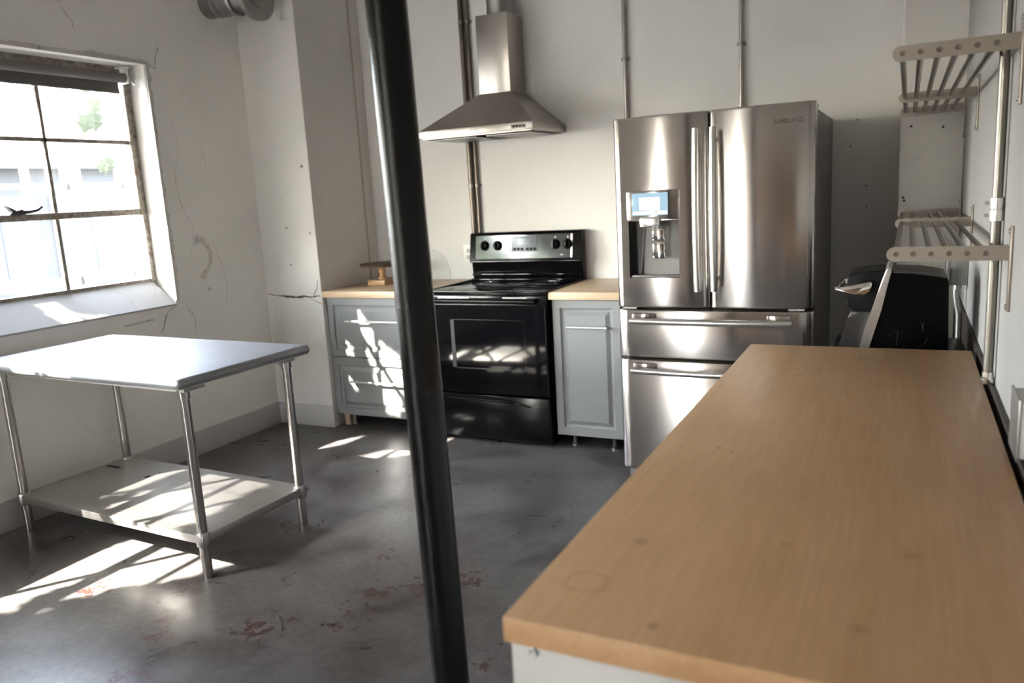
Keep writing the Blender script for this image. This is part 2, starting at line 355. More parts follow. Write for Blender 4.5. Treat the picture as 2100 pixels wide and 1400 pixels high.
# flaking strip and crack ridges below the sill
obj('plaster_flake', ragged(lambda t: ((-.60-.20*t, .875-.004*t), (0, -1)), 26, .013, 9, LX, .005), M_lip, wl)
M_crack = mat('crack_shadow_dirt', (.085, .065, .05), .9); M_hair = mat('hairline_crack_dirt', (.27, .225, .18), .9)
def crack(pts, w, seed, plane='X', val=LX+.0015):
    rnd = random.Random(seed)
    def f(bm):
        P = []
        for (a, b), (c, d) in zip(pts, pts[1:]):
            k = max(2, int(math.hypot(c-a, d-b)/.02))
            for i in range(k): P.append((a+(c-a)*i/k+rnd.uniform(-.006, .006), b+(d-b)*i/k+rnd.uniform(-.004, .004)))
        P.append(pts[-1]); prev = None
        for i, (a, b) in enumerate(P):
            ww = w*(.35+rnd.random())*(1-.6*abs(2*i/len(P)-1)); da, db = (P[min(i+1, len(P)-1)][0]-P[max(i-1, 0)][0], P[min(i+1, len(P)-1)][1]-P[max(i-1, 0)][1])
            L = math.hypot(da, db) or 1; na, nb = -db/L*ww, da/L*ww
            pr = []
            for s in (-1, 1):
                q = (a+na*s, b+nb*s); pr.append(bm.verts.new((val, *q) if plane == 'X' else (q[0], val, q[1])))
            if prev: bm.faces.new((prev[0], prev[1], pr[1], pr[0]))
            prev = pr
    return f
for i, (pts, w) in enumerate(((((-.30, 2.02), (-.26, 1.86), (-.32, 1.66), (-.30, 1.50), (-.24, 1.38), (-.25, 1.27), (-.30, 1.18)), .0016),
                      (((-.10, 1.28), (-.05, 1.14), (-.02, 1.0), (-.05, .88)), .0016), (((-.36, .92), (-.32, .86), (-.31, .76)), .0022),
                      (((-.43, .935), (-.50, .90), (-.53, .83), (-.56, .79)), .003), (((-.62, .872), (-.80, .862)), .003),
                      (((-.41, 2.30), (-.36, 2.27), (-.35, 2.33), (-.32, 2.40)), .003), (((-.10, 1.9), (-.08, 1.72)), .0012), (((-.9, 2.55), (-.84, 2.45), (-.83, 2.40)), .0016))):
    obj('crack', crack(pts, w*.8, 20+i), M_hair if w < .002 else M_crack, wl, 0)
def jog(bm): bx(bm, OX, JX, JY, 1.2, 0, CEIL)
wj = tag(obj('wall_alcove', jog, M_wall, smooth=0), 'plain plaster wall projection between window corner and drawer cabinet', 'wall', kind='structure')
obj('crack', crack([(-2.575, .893), (-2.47, .882), (-2.35, .874), (-2.13, .882)], .0075, 60, 'Y', JY-.0015), M_crack, wj, 0)
obj('crack', crack([(-2.19, .885), (-2.15, .93), (-2.135, .99)], .004, 61, 'Y', JY-.0015), M_crack, wj, 0)
obj('crack', crack([(-2.22, .868), (-2.16, .845), (-2.125, .83)], .003, 62, 'Y', JY-.0015), M_crack, wj, 0)
obj('seam', B(JX-.003, JX+.003, .855, .868, .93, CEIL), mat('seam_filler', (.40, .36, .30), .8), wj)
for x, z, r in ((-2.175, 1.71, .009), (-2.35, 1.33, .006), (-2.345, 1.09, .006), (-2.16, 1.29, .006)):
    obj('nail', lambda bm: lathe(bm, [(r, 0), (r, -.006), (r*.6, -.010)], (x, JY, z), 10, 'Y'), M_galv, wj)
tag(obj('wall_back', B(JX, 1.65, BY, 1.2, 0, CEIL), M_wall_back, smooth=0), 'smooth off-white wall behind stove, hood and fridge', 'wall', kind='structure')
wc = tag(obj('wall_corner', B(1.228, RX+.05, .65, 1.0, 0, CEIL, bev=.012), M_wall, smooth=20), 'narrow plaster pier in the corner beside the fridge', 'wall', kind='structure')
for x, z in ((1.275, 1.675), (1.25, 1.34), (1.255, 1.325), (1.41, 1.66)):
    obj('screw_hole', lambda bm: lathe(bm, [(.006, 0), (.005, -.003)], (x, .65, z), 8, 'Y'), M_crack, wc)
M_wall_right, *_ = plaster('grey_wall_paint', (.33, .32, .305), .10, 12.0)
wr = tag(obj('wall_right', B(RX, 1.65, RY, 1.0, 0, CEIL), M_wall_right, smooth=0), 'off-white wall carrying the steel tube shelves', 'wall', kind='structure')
wb = bpy.data.objects['wall_back']
for x, z in ((.99, 1.61), (1.07, 1.40), (1.075, 1.29), (1.02, 1.745)):
    obj('screw_hole', lambda bm: lathe(bm, [(.0045, 0), (.004, -.002)], (x, BY, z), 8, 'Y'), M_crack, wb)
def rear(bm):
    bx(bm, -2.95, -2.50, RY-.15, RY, 0, CEIL); bx(bm, -2.04, 1.65, RY-.15, RY, 0, CEIL); bx(bm, -2.50, -2.04, RY-.15, RY, 2.9, CEIL)
tag(obj('wall_rear', rear, M_rear, smooth=0), 'brown wall at the far end of the room behind the camera', 'wall', kind='structure')
d1 = thing('door_1', (-2.27, RY-.08, 0), 'tall narrow glazed door behind the camera', 'door', kind='structure')
obj('door_frame', multi(B(-2.50, -2.46, RY-.10, RY-.05, 0, 2.9), B(-2.08, -2.04, RY-.10, RY-.05, 0, 2.9), B(-2.46, -2.08, RY-.10, RY-.05, 0, .12), B(-2.46, -2.08, RY-.10, RY-.05, 2.82, 2.9)), M_rear, d1)
obj('pane', B(-2.46, -2.08, RY-.078, RY-.072, .12, 2.82), M_pane, d1)
tag(obj('baseboard_left', B(LX, LX+.014, W2Y1, JY, 0, .148, bev=.003), M_trim), 'grey painted baseboard along the window wall', 'baseboard', kind='structure')
tag(obj('baseboard_alcove', B(LX+.014, JX+.012, JY-.014, JY, 0, .145, bev=.003), M_trim), 'grey painted baseboard on the wall projection beside the drawers', 'baseboard', kind='structure')
tag(obj('gap_shade_board', B(RX-.012, RX, -4.5, .6, 0, .893, bev=.002), M_gap_shade), 'added dark board giving the shade in the gap behind the long worktop', 'trim', kind='structure')

# windows
def window(name, y0, y1, ncol, label, WZ1=WZ1):
    w = thing(name, (-2.75, (y0+y1)/2, WZ0), label, 'window', kind='structure')
    rows = [WZ0, 1.485, 1.875, WZ1]
    X0, X1 = -2.765, -2.735
    obj('frame', multi(B(X0, X1, y0, y1, WZ0-.01, WZ0+.018), B(X0, X1, y0, y1, WZ1-.05, WZ1+.01), B(X0-.01, X1+.012, y1-.032, y1+.002, WZ0, WZ1), B(X0, X1, y0-.002, y0+.03, WZ0, WZ1)), M_frame, w)
    dy = (y1-y0-.025)/ncol
    ys = [y1-.025-dy*i for i in range(ncol+1)]
    for y in ys[1:-1]: obj('glazing_bar', B(X0+.004, X1+.004, y-.010, y+.010, WZ0, WZ1, bev=.003), M_frame, w)
    obj('glazing_bar', B(X0+.004, X1+.004, y0, y1-.03, rows[2]-.010, rows[2]+.010, bev=.003), M_frame, w)
    obj('meeting_rail', B(X0-.012, X1+.018, y0, y1-.03, rows[1]-.018, rows[1]+.016, bev=.003), M_frame, w)
    obj('sash_stile', B(X0-.006, X1+.020, y1-.052, y1-.028, rows[1], WZ1-.03, bev=.003), M_frame, w)
    pm = None
    for i in range(ncol):
        for j in range(3):
            yc, zc = (ys[i]+ys[i+1])/2, (rows[j]+rows[j+1])/2
            obj('pane', B(-2.752, -2.748, ys[i+1]+.003, ys[i]-.003, rows[j]+.003, rows[j+1]-.003), M_pane, w, 0)
    return w
w1 = window('window_1', WY0, WY1, 6, 'old steel framed window of many dusty panes in the deep recess')
def latch(bm):
    sweep(bm, [(-2.72, -1.20, 1.498), (-2.705, -1.18, 1.512), (-2.695, -1.15, 1.512), (-2.69, -1.11, 1.520), (-2.69, -1.085, 1.536)], [.014, .012, .009, .007, .006], 10)
    prism(bm, [(-1.255, 1.50), (-1.17, 1.50), (-1.185, 1.527), (-1.215, 1.52), (-1.262, 1.545), (-1.235, 1.515)], 'X', -2.722, -2.695)
obj('latch', latch, mat('iron_latch', (.09, .08, .075), .45, .8), w1)
d2 = thing('door_2', (-2.75, (W2Y0+W2Y1)/2, W2Z0), 'tall glazed double door far behind the camera', 'door', kind='structure')
ym = (W2Y0+W2Y1)/2
obj('door_frame', multi(B(-2.78, -2.73, W2Y0, W2Y1, W2Z0, W2Z0+.12), B(-2.78, -2.73, W2Y0, W2Y1, W2Z1-.08, W2Z1), B(-2.78, -2.73, W2Y0, W2Y0+.06, W2Z0, W2Z1), B(-2.78, -2.73, W2Y1-.06, W2Y1, W2Z0, W2Z1), B(-2.78, -2.73, ym-.05, ym+.05, W2Z0, W2Z1)), M_rear, d2)
for a, b in ((W2Y0+.06, ym-.05), (ym+.05, W2Y1-.06)): obj('pane', B(-2.752, -2.748, a, b, W2Z0+.12, W2Z1-.08), M_pane, d2, 0)
# roller blind
rb = thing('roller_blind', (-2.70, -1.9, 2.2), 'dark grey roller blind rolled up at the top of the window', 'blind')
obj('roller', CY((-2.69, WY0+.03, 2.222), (-2.69, -.492, 2.222), .027, 20), M_blind, rb)
obj('fabric', B(-2.722, -2.718, WY0+.04, -.51, 2.147, 2.24), M_blind, rb)
obj('bottom_bar', B(-2.724, -2.714, WY0+.04, -.51, 2.140, 2.156, bev=.002), M_blind, rb)
obj('bracket', multi(B(-2.72, -2.66, -.488, -.482, 2.19, 2.275), B(-2.72, -2.66, -.52, -.47, 2.272, 2.28)), M_whiteplastic, rb)
obj('bead_chain', lambda bm: sweep(bm, [(-2.668, -.475, 2.225), (-2.655, -.468, 2.20), (-2.65, -.462, 2.185), (-2.655, -.455, 2.20), (-2.665, -.455, 2.235)], .004, 8), M_chrome, rb)
obj('end_knob', lambda bm: lathe(bm, [(.016, 0), (.018, .012), (.010, .022)], (-2.69, -.492, 2.222), 14, 'Y'), M_whiteplastic, rb)

# ------------------------------------------------------------------ outdoors
tag(obj('yard', B(-40, -2.91, -40, 40, -.25, -.15), M_yard, smooth=0), 'pale yard outside the window', 'ground', kind='structure')
nb = thing('neighbour_building', (-8.4, 4, -.15), 'pale low building seen through the window', 'building')
obj('wall', B(-9.5, -8, .2, 14, -.15, 2.06), M_ext, nb, 0)
obj('roof', lambda bm: prism(bm, [(-7.8, 2.06), (-9.7, 2.06), (-9.7, 2.16), (-7.8, 2.12)], 'Y', 0, 14.2), M_roof, nb, 0)
for y in (1.4, 2.55, 3.7, 4.85):
    f = obj('window', B(-8.02, -7.97, y, y+.95, .75, 1.75), M_extwhite, nb, 0)
    obj('pane', multi(B(-7.968, -7.96, y+.06, y+.45, .82, 1.68), B(-7.968, -7.96, y+.50, y+.89, .82, 1.68)), M_extglass, f, 0)
pf = thing('porch_frame', (-4.2, 0, -.15), 'white timber porch posts and rails outside the window', 'porch')
for y, w in ((.17, .05), (-.17, .022), (.62, .05), (-1.2, .05)): obj('post', B(-4.2-w, -4.2+w, y-w, y+w, -.15, 2.9), M_extwhite, pf, 0)
for z, h in ((1.70, .022), (1.02, .03), (2.75, .06)): obj('rail', B(-4.23, -4.17, -1.2, .7, z-h, z+h), M_extwhite, pf, 0)
vn = thing('vine', (-3.1, -.35, 1.7), 'green vine leaves hanging outside the top panes', 'vine')
def leaf_shape(bm, p, d, side, L, W):
    p = Vector(p); d = Vector(d).normalized(); s = (Vector(side) - d*Vector(side).dot(d)).normalized(); n = d.cross(s)
    pts = [(0, 0, 0), (.2, .5, .05), (.45, .38, .04), (.55, .55, .08), (.75, .22, .02), (1, 0, -.08)]
    ctr = [bm.verts.new(p + d*L*a + n*L*c*.0) for a, b, c in pts]
    for sg in (1, -1):
        ed = [bm.verts.new(p + d*L*a + s*W*b*sg + n*L*c) for a, b, c in pts[1:-1]]
        bm.faces.new((ctr[0], ctr[1], ed[0]))
        for i in range(3): bm.faces.new((ctr[i+1], ctr[i+2], ed[i+1], ed[i]))
        bm.faces.new((ctr[4], ctr[5], ed[3]))
obj('stem', lambda bm: sweep(bm, [(-3.1, -.20, 2.7), (-3.1, -.30, 2.4), (-3.1, -.39, 2.15), (-3.1, -.36, 1.95), (-3.1, -.35, 1.80)], .004, 6), M_bark, vn)
for p, d, L in (((-3.1, -.385, 2.17), (0, -.25, -1), .12), ((-3.1, -.40, 2.09), (0, -.05, -1), .13), ((-3.1, -.44, 2.07), (0, -.4, -1), .13), ((-3.1, -.375, 2.20), (0, .6, .4), .08), ((-3.1, -.355, 1.83), (0, -.15, -1), .12), ((-3.1, -.37, 1.80), (0, -.5, -.8), .09), ((-3.1, -.40, 2.2), (0, -.8, .3), .08)):
    obj('leaf', lambda bm: leaf_shape(bm, p, d, (.5, 1, 0), L, L*.75), M_vine, vn, 0)

# tree outside whose foliage dapples the sun; crown gaps are shaped to aim the sun shafts
e1 = Vector((.8, -.6, 0)); e2 = SUN_TO.cross(e1)
GAPS = [[(-0.27, -1.859), (-0.435, -1.694), (-0.589, -1.575), (-0.614, -1.458), (-0.524, -1.415), (-0.424, -1.525), (-0.321, -1.655), (-0.303, -1.733), (-0.194, -1.791), (-0.155, -1.85)],
 [(-0.174, -1.646), (-0.356, -1.539), (-0.489, -1.41), (-0.333, -1.299), (-0.129, -1.237), (-0.125, -1.338), (-0.12, -1.423), (-0.165, -1.516)],
 [(-1.468, -0.811), (-1.552, -0.709), (-1.568, -0.594), (-1.463, -0.705)], [(-1.199, -0.703), (-1.236, -0.609), (-1.082, -0.505), (-0.971, -0.531), (-1.042, -0.648)],
 [(-1.143, -0.357), (-1.17, -0.276), (-1.059, -0.285), (-1.035, -0.365)],
 [(-0.804, -1.461), (-0.949, -1.333), (-0.959, -1.15), (-0.915, -1.205), (-0.748, -1.362)], [(-0.584, -1.386), (-0.72, -1.282), (-0.793, -1.065), (-0.491, -0.953), (-0.431, -1.024), (-0.196, -1.219)],
 [(-1.7, 0.053), (-1.655, 0.011), (-1.595, -0.048), (-1.475, -0.065), (-1.467, -0.218), (-1.512, -0.366), (-1.56, -0.269), (-1.653, -0.183), (-1.685, -0.077)],
 [(-1.872, -0.273), (-1.816, -0.262), (-1.76, -0.302), (-1.762, -0.371), (-1.829, -0.326)], [(-1.844, -0.142), (-1.779, -0.15), (-1.76, -0.198), (-1.828, -0.218)],
 [(-1.651, -0.219), (-1.576, -0.277), (-1.498, -0.357), (-1.572, -0.387)], [(-1.37, -0.875), (-1.415, -0.830), (-1.572, -0.818), (-1.529, -0.864)]]
def gap_dist(p, poly):
    r = False; n = len(poly); best = 9
    for i in range(n):
        (x0, y0), (x1, y1) = poly[i], poly[(i+1) % n]
        if (y0 > p[1]) != (y1 > p[1]) and p[0] < (x1-x0)*(p[1]-y0)/(y1-y0)+x0: r = not r
        L2 = (x1-x0)**2+(y1-y0)**2 or 1; t = max(0, min(1, ((p[0]-x0)*(x1-x0)+(p[1]-y0)*(y1-y0))/L2))
        best = min(best, math.hypot(p[0]-x0-t*(x1-x0), p[1]-y0-t*(y1-y0)))
    return -best if r else best
tree = thing('tree', (-5.2, -5.0, -.15), 'leafy tree outside the windows behind the camera side', 'tree')
obj('trunk', lambda bm: sweep(bm, [(-5.3, -5.4, -.15), (-5.25, -5.3, 1.0), (-5.1, -5.1, 2.2), (-4.9, -4.7, 3.4), (-4.7, -4.2, 4.6)], [.16, .13, .11, .08, .04], 12), M_bark, tree)
for k in range(9):
    a = random.uniform(0, 6.28)
    p = Vector((-5.1+.05*k, -5.1+.1*k, 2.1+.25*k)); q = p + Vector((math.cos(a)*.9, math.sin(a)*.9, .8))
    obj('branch', lambda bm: sweep(bm, [p, (p+q)/2+Vector((0, 0, .1)), q], [.045, .03, .015], 8), M_bark, tree)
def crown(bm):
    rnd = random.Random(11); n = 0
    corners = [Vector((-2.75, y, z)) for y in (WY0, WY1) for z in (WZ0, WZ1)]
    p0 = min(c.dot(e1) for c in corners)-.25; p1 = max(c.dot(e1) for c in corners)+.6
    q0 = min(c.dot(e2) for c in corners)-.2; q1 = max(c.dot(e2) for c in corners)+.2
    def leaf(p, q, dd, L):
        pos = e1*p + e2*q + SUN_TO*dd
        if pos.z < 1.9 or pos.x > -3.1: return 0
        d = Vector((rnd.uniform(-1, 1), rnd.uniform(-1, 1), rnd.uniform(-1, .2))).normalized(); s = SUN_TO.cross(d).normalized()
        a = pos - d*L*.5
        vs = [bm.verts.new(a), bm.verts.new(a+d*L*.35+s*L*.33), bm.verts.new(a+d*L), bm.verts.new(a+d*L*.35-s*L*.33)]
        bm.faces.new((vs[0], vs[1], vs[2])); bm.faces.new((vs[0], vs[2], vs[3])); return 1
    while n < 14000:
        p, q = rnd.uniform(p0, p1), rnd.uniform(q0, q1)
        L = rnd.uniform(.06, .12); dg_ = min(gap_dist((p, q), g) for g in GAPS)
        if dg_ < L*.45: continue
        n += leaf(p, q, rnd.uniform(4.0, 6.4), L)
    n = 0
    while n < 9000:      # small leaves on the twigs around the openings
        g = rnd.choice(GAPS); x, y = rnd.choice(g); p, q = x+rnd.gauss(0, .09), y+rnd.gauss(0, .09); L = rnd.uniform(.022, .05)
        dg_ = min(gap_dist((p, q), g) for g in GAPS)
        if dg_ < L*.3:
            if rnd.random() > .02 or dg_ < -.03: continue
            L = .025
        n += leaf(p, q, rnd.uniform(3.75, 5.0), L)
cr = obj('foliage', crown, M_leaf, tree, 0); cr['kind'] = 'stuff'

# ------------------------------------------------------------------ fridge
FR = thing('refrigerator', (.454, .5, 0), 'large stainless steel french door refrigerator with screen and water dispenser', 'refrigerator')
obj('case', B(.004, .904, .10, .93, .03, 1.757, bev=.004), M_fridge_side, FR)
obj('door_gasket', multi(B(.02, .888, .088, .10, .05, 1.76), B(.440, .464, .03, .098, .885, 1.775)), M_gap, FR)
def curved_panel(x0, x1, z0, z1, bulge=.016, th=.085, hole=None, r=.010):
    def f(bm):
        us = [-1, -.985, -.95] + [-.95+1.9*i/22 for i in range(1, 22)] + [.95, .985, 1]
        xs = [(x0+x1)/2 + u*(x1-x0)/2 for u in us]
        if hole:
            for h in hole[:2]:
                i = min(range(len(xs)), key=lambda k: abs(xs[k]-h)); xs[i] = h
        def fy(x):
            u = (x-(x0+x1)/2)/((x1-x0)/2); y = bulge*u*u - bulge*.5
            if abs(u) > .95: y += r*((abs(u)-.95)/.05)**2
            return y
        zs = [z0, z0+.004, z0+.012, z1-.012, z1-.004, z1]; zr = {z0: .010, z0+.004: .003, z1: .010, z1-.004: .003}
        if hole: zs = sorted(set(zs + [hole[2], hole[3]]))
        G = [[bm.verts.new((x, fy(x)+zr.get(z, 0), z)) for x in xs] for z in zs]
        for j in range(len(zs)-1):
            for i in range(len(xs)-1):
                if hole and hole[0]-1e-6 <= xs[i] and xs[i+1] <= hole[1]+1e-6 and hole[2]-1e-6 <= zs[j] and zs[j+1] <= hole[3]+1e-6: continue
                bm.faces.new((G[j][i], G[j][i+1], G[j+1][i+1], G[j+1][i]))
        # sides and back
        bk = {}
        for j, i in [(0, i) for i in range(len(xs))] + [(j, len(xs)-1) for j in range(1, len(zs))] + [(len(zs)-1, i) for i in range(len(xs)-2, -1, -1)] + [(j, 0) for j in range(len(zs)-2, 0, -1)]:
            bk[(j, i)] = bm.verts.new((xs[i], th, zs[j]))
        ks = list(bk)
        for a, b in zip(ks, ks[1:]+ks[:1]): bm.faces.new((G[a[0]][a[1]], bk[a], bk[b], G[b[0]][b[1]]))
        bm.faces.new([bk[k] for k in ks])
        if hole: # dispenser cavity walls
            hx = [i for i, x in enumerate(xs) if hole[0]-1e-6 <= x <= hole[1]+1e-6]; hz = [j for j, z in enumerate(zs) if hole[2]-1e-6 <= z <= hole[3]+1e-6]
            loop = [(hz[0], i) for i in hx] + [(j, hx[-1]) for j in hz[1:]] + [(hz[-1], i) for i in hx[-2::-1]] + [(j, hx[0]) for j in hz[-2:0:-1]]
            b2 = {k: bm.verts.new((xs[k[1]], .022, zs[k[0]])) for k in loop}
            for a, b in zip(loop, loop[1:]+loop[:1]): bm.faces.new((G[a[0]][a[1]], G[b[0]][b[1]], b2[b], b2[a]))
    return f
HOLE = (.066, .312, 1.030, 1.302)
dl = obj('door', curved_panel(0, .4485, .8835, 1.785, hole=HOLE), M_steel, FR, 30); dl['label'] = 'left door with water dispenser'
dr = obj('door', curved_panel(.4565, .908, .8835, 1.785), M_steel, FR, 30)
dw1 = obj('drawer', curved_panel(0, .908, .634, .873, bulge=.02), M_steel, FR, 30)
dw2 = obj('drawer', curved_panel(0, .908, .050, .622, bulge=.02), M_steel, FR, 30)
# dispenser
obj('dispenser_cavity', multi(B(HOLE[0]-.002, HOLE[1]+.002, .074, .080, 1.028, 1.304), B(HOLE[0]-.004, HOLE[0], .012, .080, 1.028, 1.304), B(HOLE[1], HOLE[1]+.004, .012, .08, 1.028, 1.304), B(HOLE[0], HOLE[1], .012, .08, 1.024, 1.032), B(HOLE[0], HOLE[1], .012, .08, 1.300, 1.306)), M_dispdark, dl)
obj('cavity_back_panel', lambda bm: prism(bm, [(.052, 1.03), (.070, 1.30), (.078, 1.30), (.078, 1.03)], 'X', .122, .305), M_disp, dl)
obj('cavity_rib', lambda bm: sweep(bm, [(.106, .045, 1.035), (.118, .055, 1.16), (.126, .065, 1.295)], .005, 8), M_disp, dl)
obj('dispenser_panel', B(.060, .318, -.0125, .01, 1.306, 1.445, bev=.008), M_steel, dl)
obj('nozzle_housing', B(.128, .228, -.030, .05, 1.272, 1.322, bev=.010), M_handle, dl)
def paddle(bm):
    for z0, z1, d in ((1.205, 1.268, 0), (1.12, 1.202, .004)):
        bx(bm, .180, .243, .000+d, .02+d, z0, z1, bev=.008)
obj('paddle', paddle, M_chrome, dl)
obj('drip_tray', B(.075, .305, .004, .07, 1.031, 1.040, bev=.002), M_disp, dl)
M_screen = mat('screen_blue', (.05, .08, .1), .1); bb = M_screen.node_tree.nodes['Principled BSDF']; bb.inputs['Emission Color'].default_value = (.50, .74, .90, 1); bb.inputs['Emission Strength'].default_value = .055
M_screen2 = mat('screen_pale', (.1, .1, .1), .1); bb = M_screen2.node_tree.nodes['Principled BSDF']; bb.inputs['Emission Color'].default_value = (.92, .86, .84, 1); bb.inputs['Emission Strength'].default_value = .060
M_icon = mat('screen_icon', (.2, .04, .04), .3); bb = M_icon.node_tree.nodes['Principled BSDF']; bb.inputs['Emission Color'].default_value = (.55, .25, .25, 1); bb.inputs['Emission Strength'].default_value = .03
sc = obj('screen', B(.090, .264, -.0150, -.011, 1.328, 1.432, bev=.001), M_screen, dl)
obj('screen_card', B(.126, .226, -.0158, -.0150, 1.352, 1.412), M_screen2, sc)
obj('screen_bar', B(.094, .260, -.0157, -.0150, 1.332, 1.348), M_screen2, sc)
for i, x in enumerate((.118, .168, .204)): obj('icon', B(x, x+.009, -.0162, -.0157, 1.338, 1.345), M_icon if i == 2 else M_handle, sc)
obj('icon', B(.170, .176, -.0163, -.0158, 1.398, 1.403), M_icon, sc)
# handles
def bar_handle(p0, p1, bow, r=(.016, .011), n=14):
    p0, p1 = Vector(p0), Vector(p1)
    def f(bm):
        pts = [p0.lerp(p1, i/n) + Vector((0, -bow*(1-(2*i/n-1)**2), 0)) for i in range(n+1)]
        sweep(bm, pts, r[0], 14)
        for p in (pts[1], pts[-2]): sweep(bm, [p, (p.x, .005, p.z)], r[1], 10)
    return f
hh = obj('handle', bar_handle((.405, -.045, .970), (.405, -.045, 1.707), .018), M_handle, dl)
obj('handle', bar_handle((.482, -.045, .970), (.482, -.045, 1.707), .018), M_handle, dr)
for dd, z in ((dw1, .825), (dw2, .577)):
    obj('handle', bar_handle((.075, -.048, z), (.825, -.048, z), .022, (.0165, .010), 20), M_handle, dd)
    for x in (.080, .715): obj('handle_mount', B(x, x+.105, -.030, .006, z+.004, z+.032, bev=.003), M_steel, dd)
obj('hinge_cover', B(.80, .905, .02, .17, 1.757, 1.782, bev=.008), M_fridge_side, FR)
obj('hinge_cover', B(.003, .11, .03, .17, 1.757, 1.776, bev=.008), M_fridge_side, FR)
for x in (.02, .80): obj('lower_hinge', B(x, x+.07, .015, .09, .8745, .882), M_galv, FR)
for x in (.03, .82): obj('foot', B(x, x+.06, .015, .11, 0, .048, bev=.01), M_fridge_side, FR)
for x in (.1, .80): obj('roller', CY((x, .8, .03), (x+.03, .8, .03), .03, 16), M_blackmat, FR)
def text_mesh(body, size, depth=.0006):
    cu = bpy.data.curves.new('lettering', 'FONT'); cu.body = body; cu.size = size; cu.extrude = depth; cu.align_x = 'CENTER'
    o = bpy.data.objects.new('lettering', cu); C.objects.link(o); dg = bpy.context.evaluated_depsgraph_get()
    me = bpy.data.meshes.new_from_object(o.evaluated_get(dg)); bpy.data.objects.remove(o); return me
def lettering(body, size, loc, rot, m, parent):
    me = text_mesh(body, size); me.materials.clear(); me.materials.append(m); me.transform(Matrix.LocRotScale(Vector(loc), Euler(rot), Vector((1, 1, 1))))
    o = bpy.data.objects.new('lettering', me); C.objects.link(o); o.parent = parent; o.matrix_parent_inverse = world_of(parent).inverted(); return o
lettering('SAMSUNG', .026, (.798, -.0048, 1.700), (math.pi/2, 0, .070), mat('logo_grey', (.10, .09, .085), .4, .8), dr)

# ------------------------------------------------------------------ counters and cabinets
def ring_front(bm, x0, x1, z0, z1, y, rings, th):
    prev = None
    for ins, dep in rings:
        v = [bm.verts.new((a, y+dep, b)) for a, b in ((x0+ins, z0+ins), (x1-ins, z0+ins), (x1-ins, z1-ins), (x0+ins, z1-ins))]
        if prev:
            for i in range(4): bm.faces.new((prev[i], prev[(i+1) % 4], v[(i+1) % 4], v[i]))
        else: first = v
        prev = v
    bm.faces.new(prev)
    bk = [bm.verts.new((a, y+th, b)) for a, b in ((x0, z0), (x1, z0), (x1, z1), (x0, z1))]
    for i in range(4): bm.faces.new((first[i], bk[i], bk[(i+1) % 4], first[(i+1) % 4]))
    bm.faces.new(bk[::-1])
RINGS = [(0, .002), (.002, 0), (.046, 0), (.050, .010), (.060, .013), (.066, .013), (.088, .002)]
def bar(bm, x0, x1, y, z, r=.0072):
    sweep(bm, [(x0, y, z), (x1, y, z)], r, 12)
    for x in (x0+.03, x1-.03): sweep(bm, [(x, y, z), (x, .352, z)], r*.8, 10)
cl = thing('drawer_cabinet', (-1.73, .65, 0), 'grey two drawer base cabinet lit by dappled sun left of the stove', 'cabinet')
obj('body', B(-2.114, -1.334, .372, .95, .085, .871), M_cab, cl)
for z0, z1, hz in ((.478, .866, .718), (.086, .472, .318)):
    f = obj('drawer', lambda bm: ring_front(bm, -2.114, -1.336, z0, z1, .350, RINGS, .021), M_cab, cl, 20)
    obj('handle', lambda bm: bar(bm, -1.957, -1.49, .322, hz), M_bar, f)
for x in (-2.03, -1.40):
    for y in (.43, .88): obj('leg', lambda bm: lathe(bm, [(.022, 0), (.022, .012), (.014, .02), (.014, .07), (.02, .086)], (x, y, 0), 14), M_galv, cl)
obj('leg', B(-2.085, -2.045, .39, .43, 0, .086), mat('raw_wood_block', (.42, .29, .19), .7), cl)['label'] = 'short wooden block under the cabinet corner'
ctl = tag(obj('countertop', B(-2.1175, -1.3275, .316, BY, .8715, .913, bev=.002), M_counter), 'pale wood countertop on the drawer cabinet left of the stove', 'countertop', 'pale wood countertops')
crr = thing('door_cabinet', (-.31, .65, 0), 'grey single door base cabinet between stove and refrigerator', 'cabinet')
obj('body', B(-.510, -.108, .372, .95, .078, .871), M_cab, crr)
f = obj('door', lambda bm: ring_front(bm, -.511, -.108, .078, .866, .350, RINGS, .021), M_cab, crr, 20)
obj('handle', lambda bm: bar(bm, -.418, -.178, .322, .716), M_bar, f)
for x in (-.43, -.19):
    for y in (.42, .88): obj('leg', lambda bm: lathe(bm, [(.022, 0), (.022, .010), (.011, .016), (.011, .068), (.018, .079)], (x, y, 0), 14), M_galv, crr)
tag(obj('countertop', B(-.5165, -.03, .316, BY, .8715, .913, bev=.002), M_counter), 'small pale wood countertop between stove and refrigerator', 'countertop', 'pale wood countertops')

# ------------------------------------------------------------------ stove
ST = thing('stove', (-.922, .63, 0), 'black freestanding electric stove with glass cooktop and oven window', 'stove')
SX0, SX1 = -1.322, -.522
obj('body', B(SX0+.006, SX1-.004, .335, .955, .02, .893), M_black, ST)
obj('base', B(SX0+.03, SX1-.03, .36, .94, 0, .03), M_blackmat, ST)
ck = obj('cooktop', B(SX0, SX1, .300, .93, .893, .918, bev=.006), M_blackgloss, ST)
obj('cooktop_rim', multi(B(SX0-.001, SX0+.012, .298, .90, .910, .921, bev=.002), B(SX1-.012, SX1+.001, .298, .90, .910, .921, bev=.002), B(SX0, SX1, .297, .306, .905, .9205, bev=.002)), M_black, ck)
M_burner = mat('burner_ring', (.05, .05, .055), .25)
for x, y, r in ((-1.13, .47, .10), (-.72, .47, .08), (-1.13, .74, .075), (-.72, .74, .10)):
    obj('burner', lambda bm: [lathe(bm, [(r, 0), (r, .0006), (r-.004, .0006), (r-.004, 0)], (x, y, .918), 40, cap=False), lathe(bm, [(r*.7, 0), (r*.7, .0006), (r*.7-.003, .0006), (r*.7-.003, 0)], (x, y, .918), 36, cap=False)], M_burner, ck)
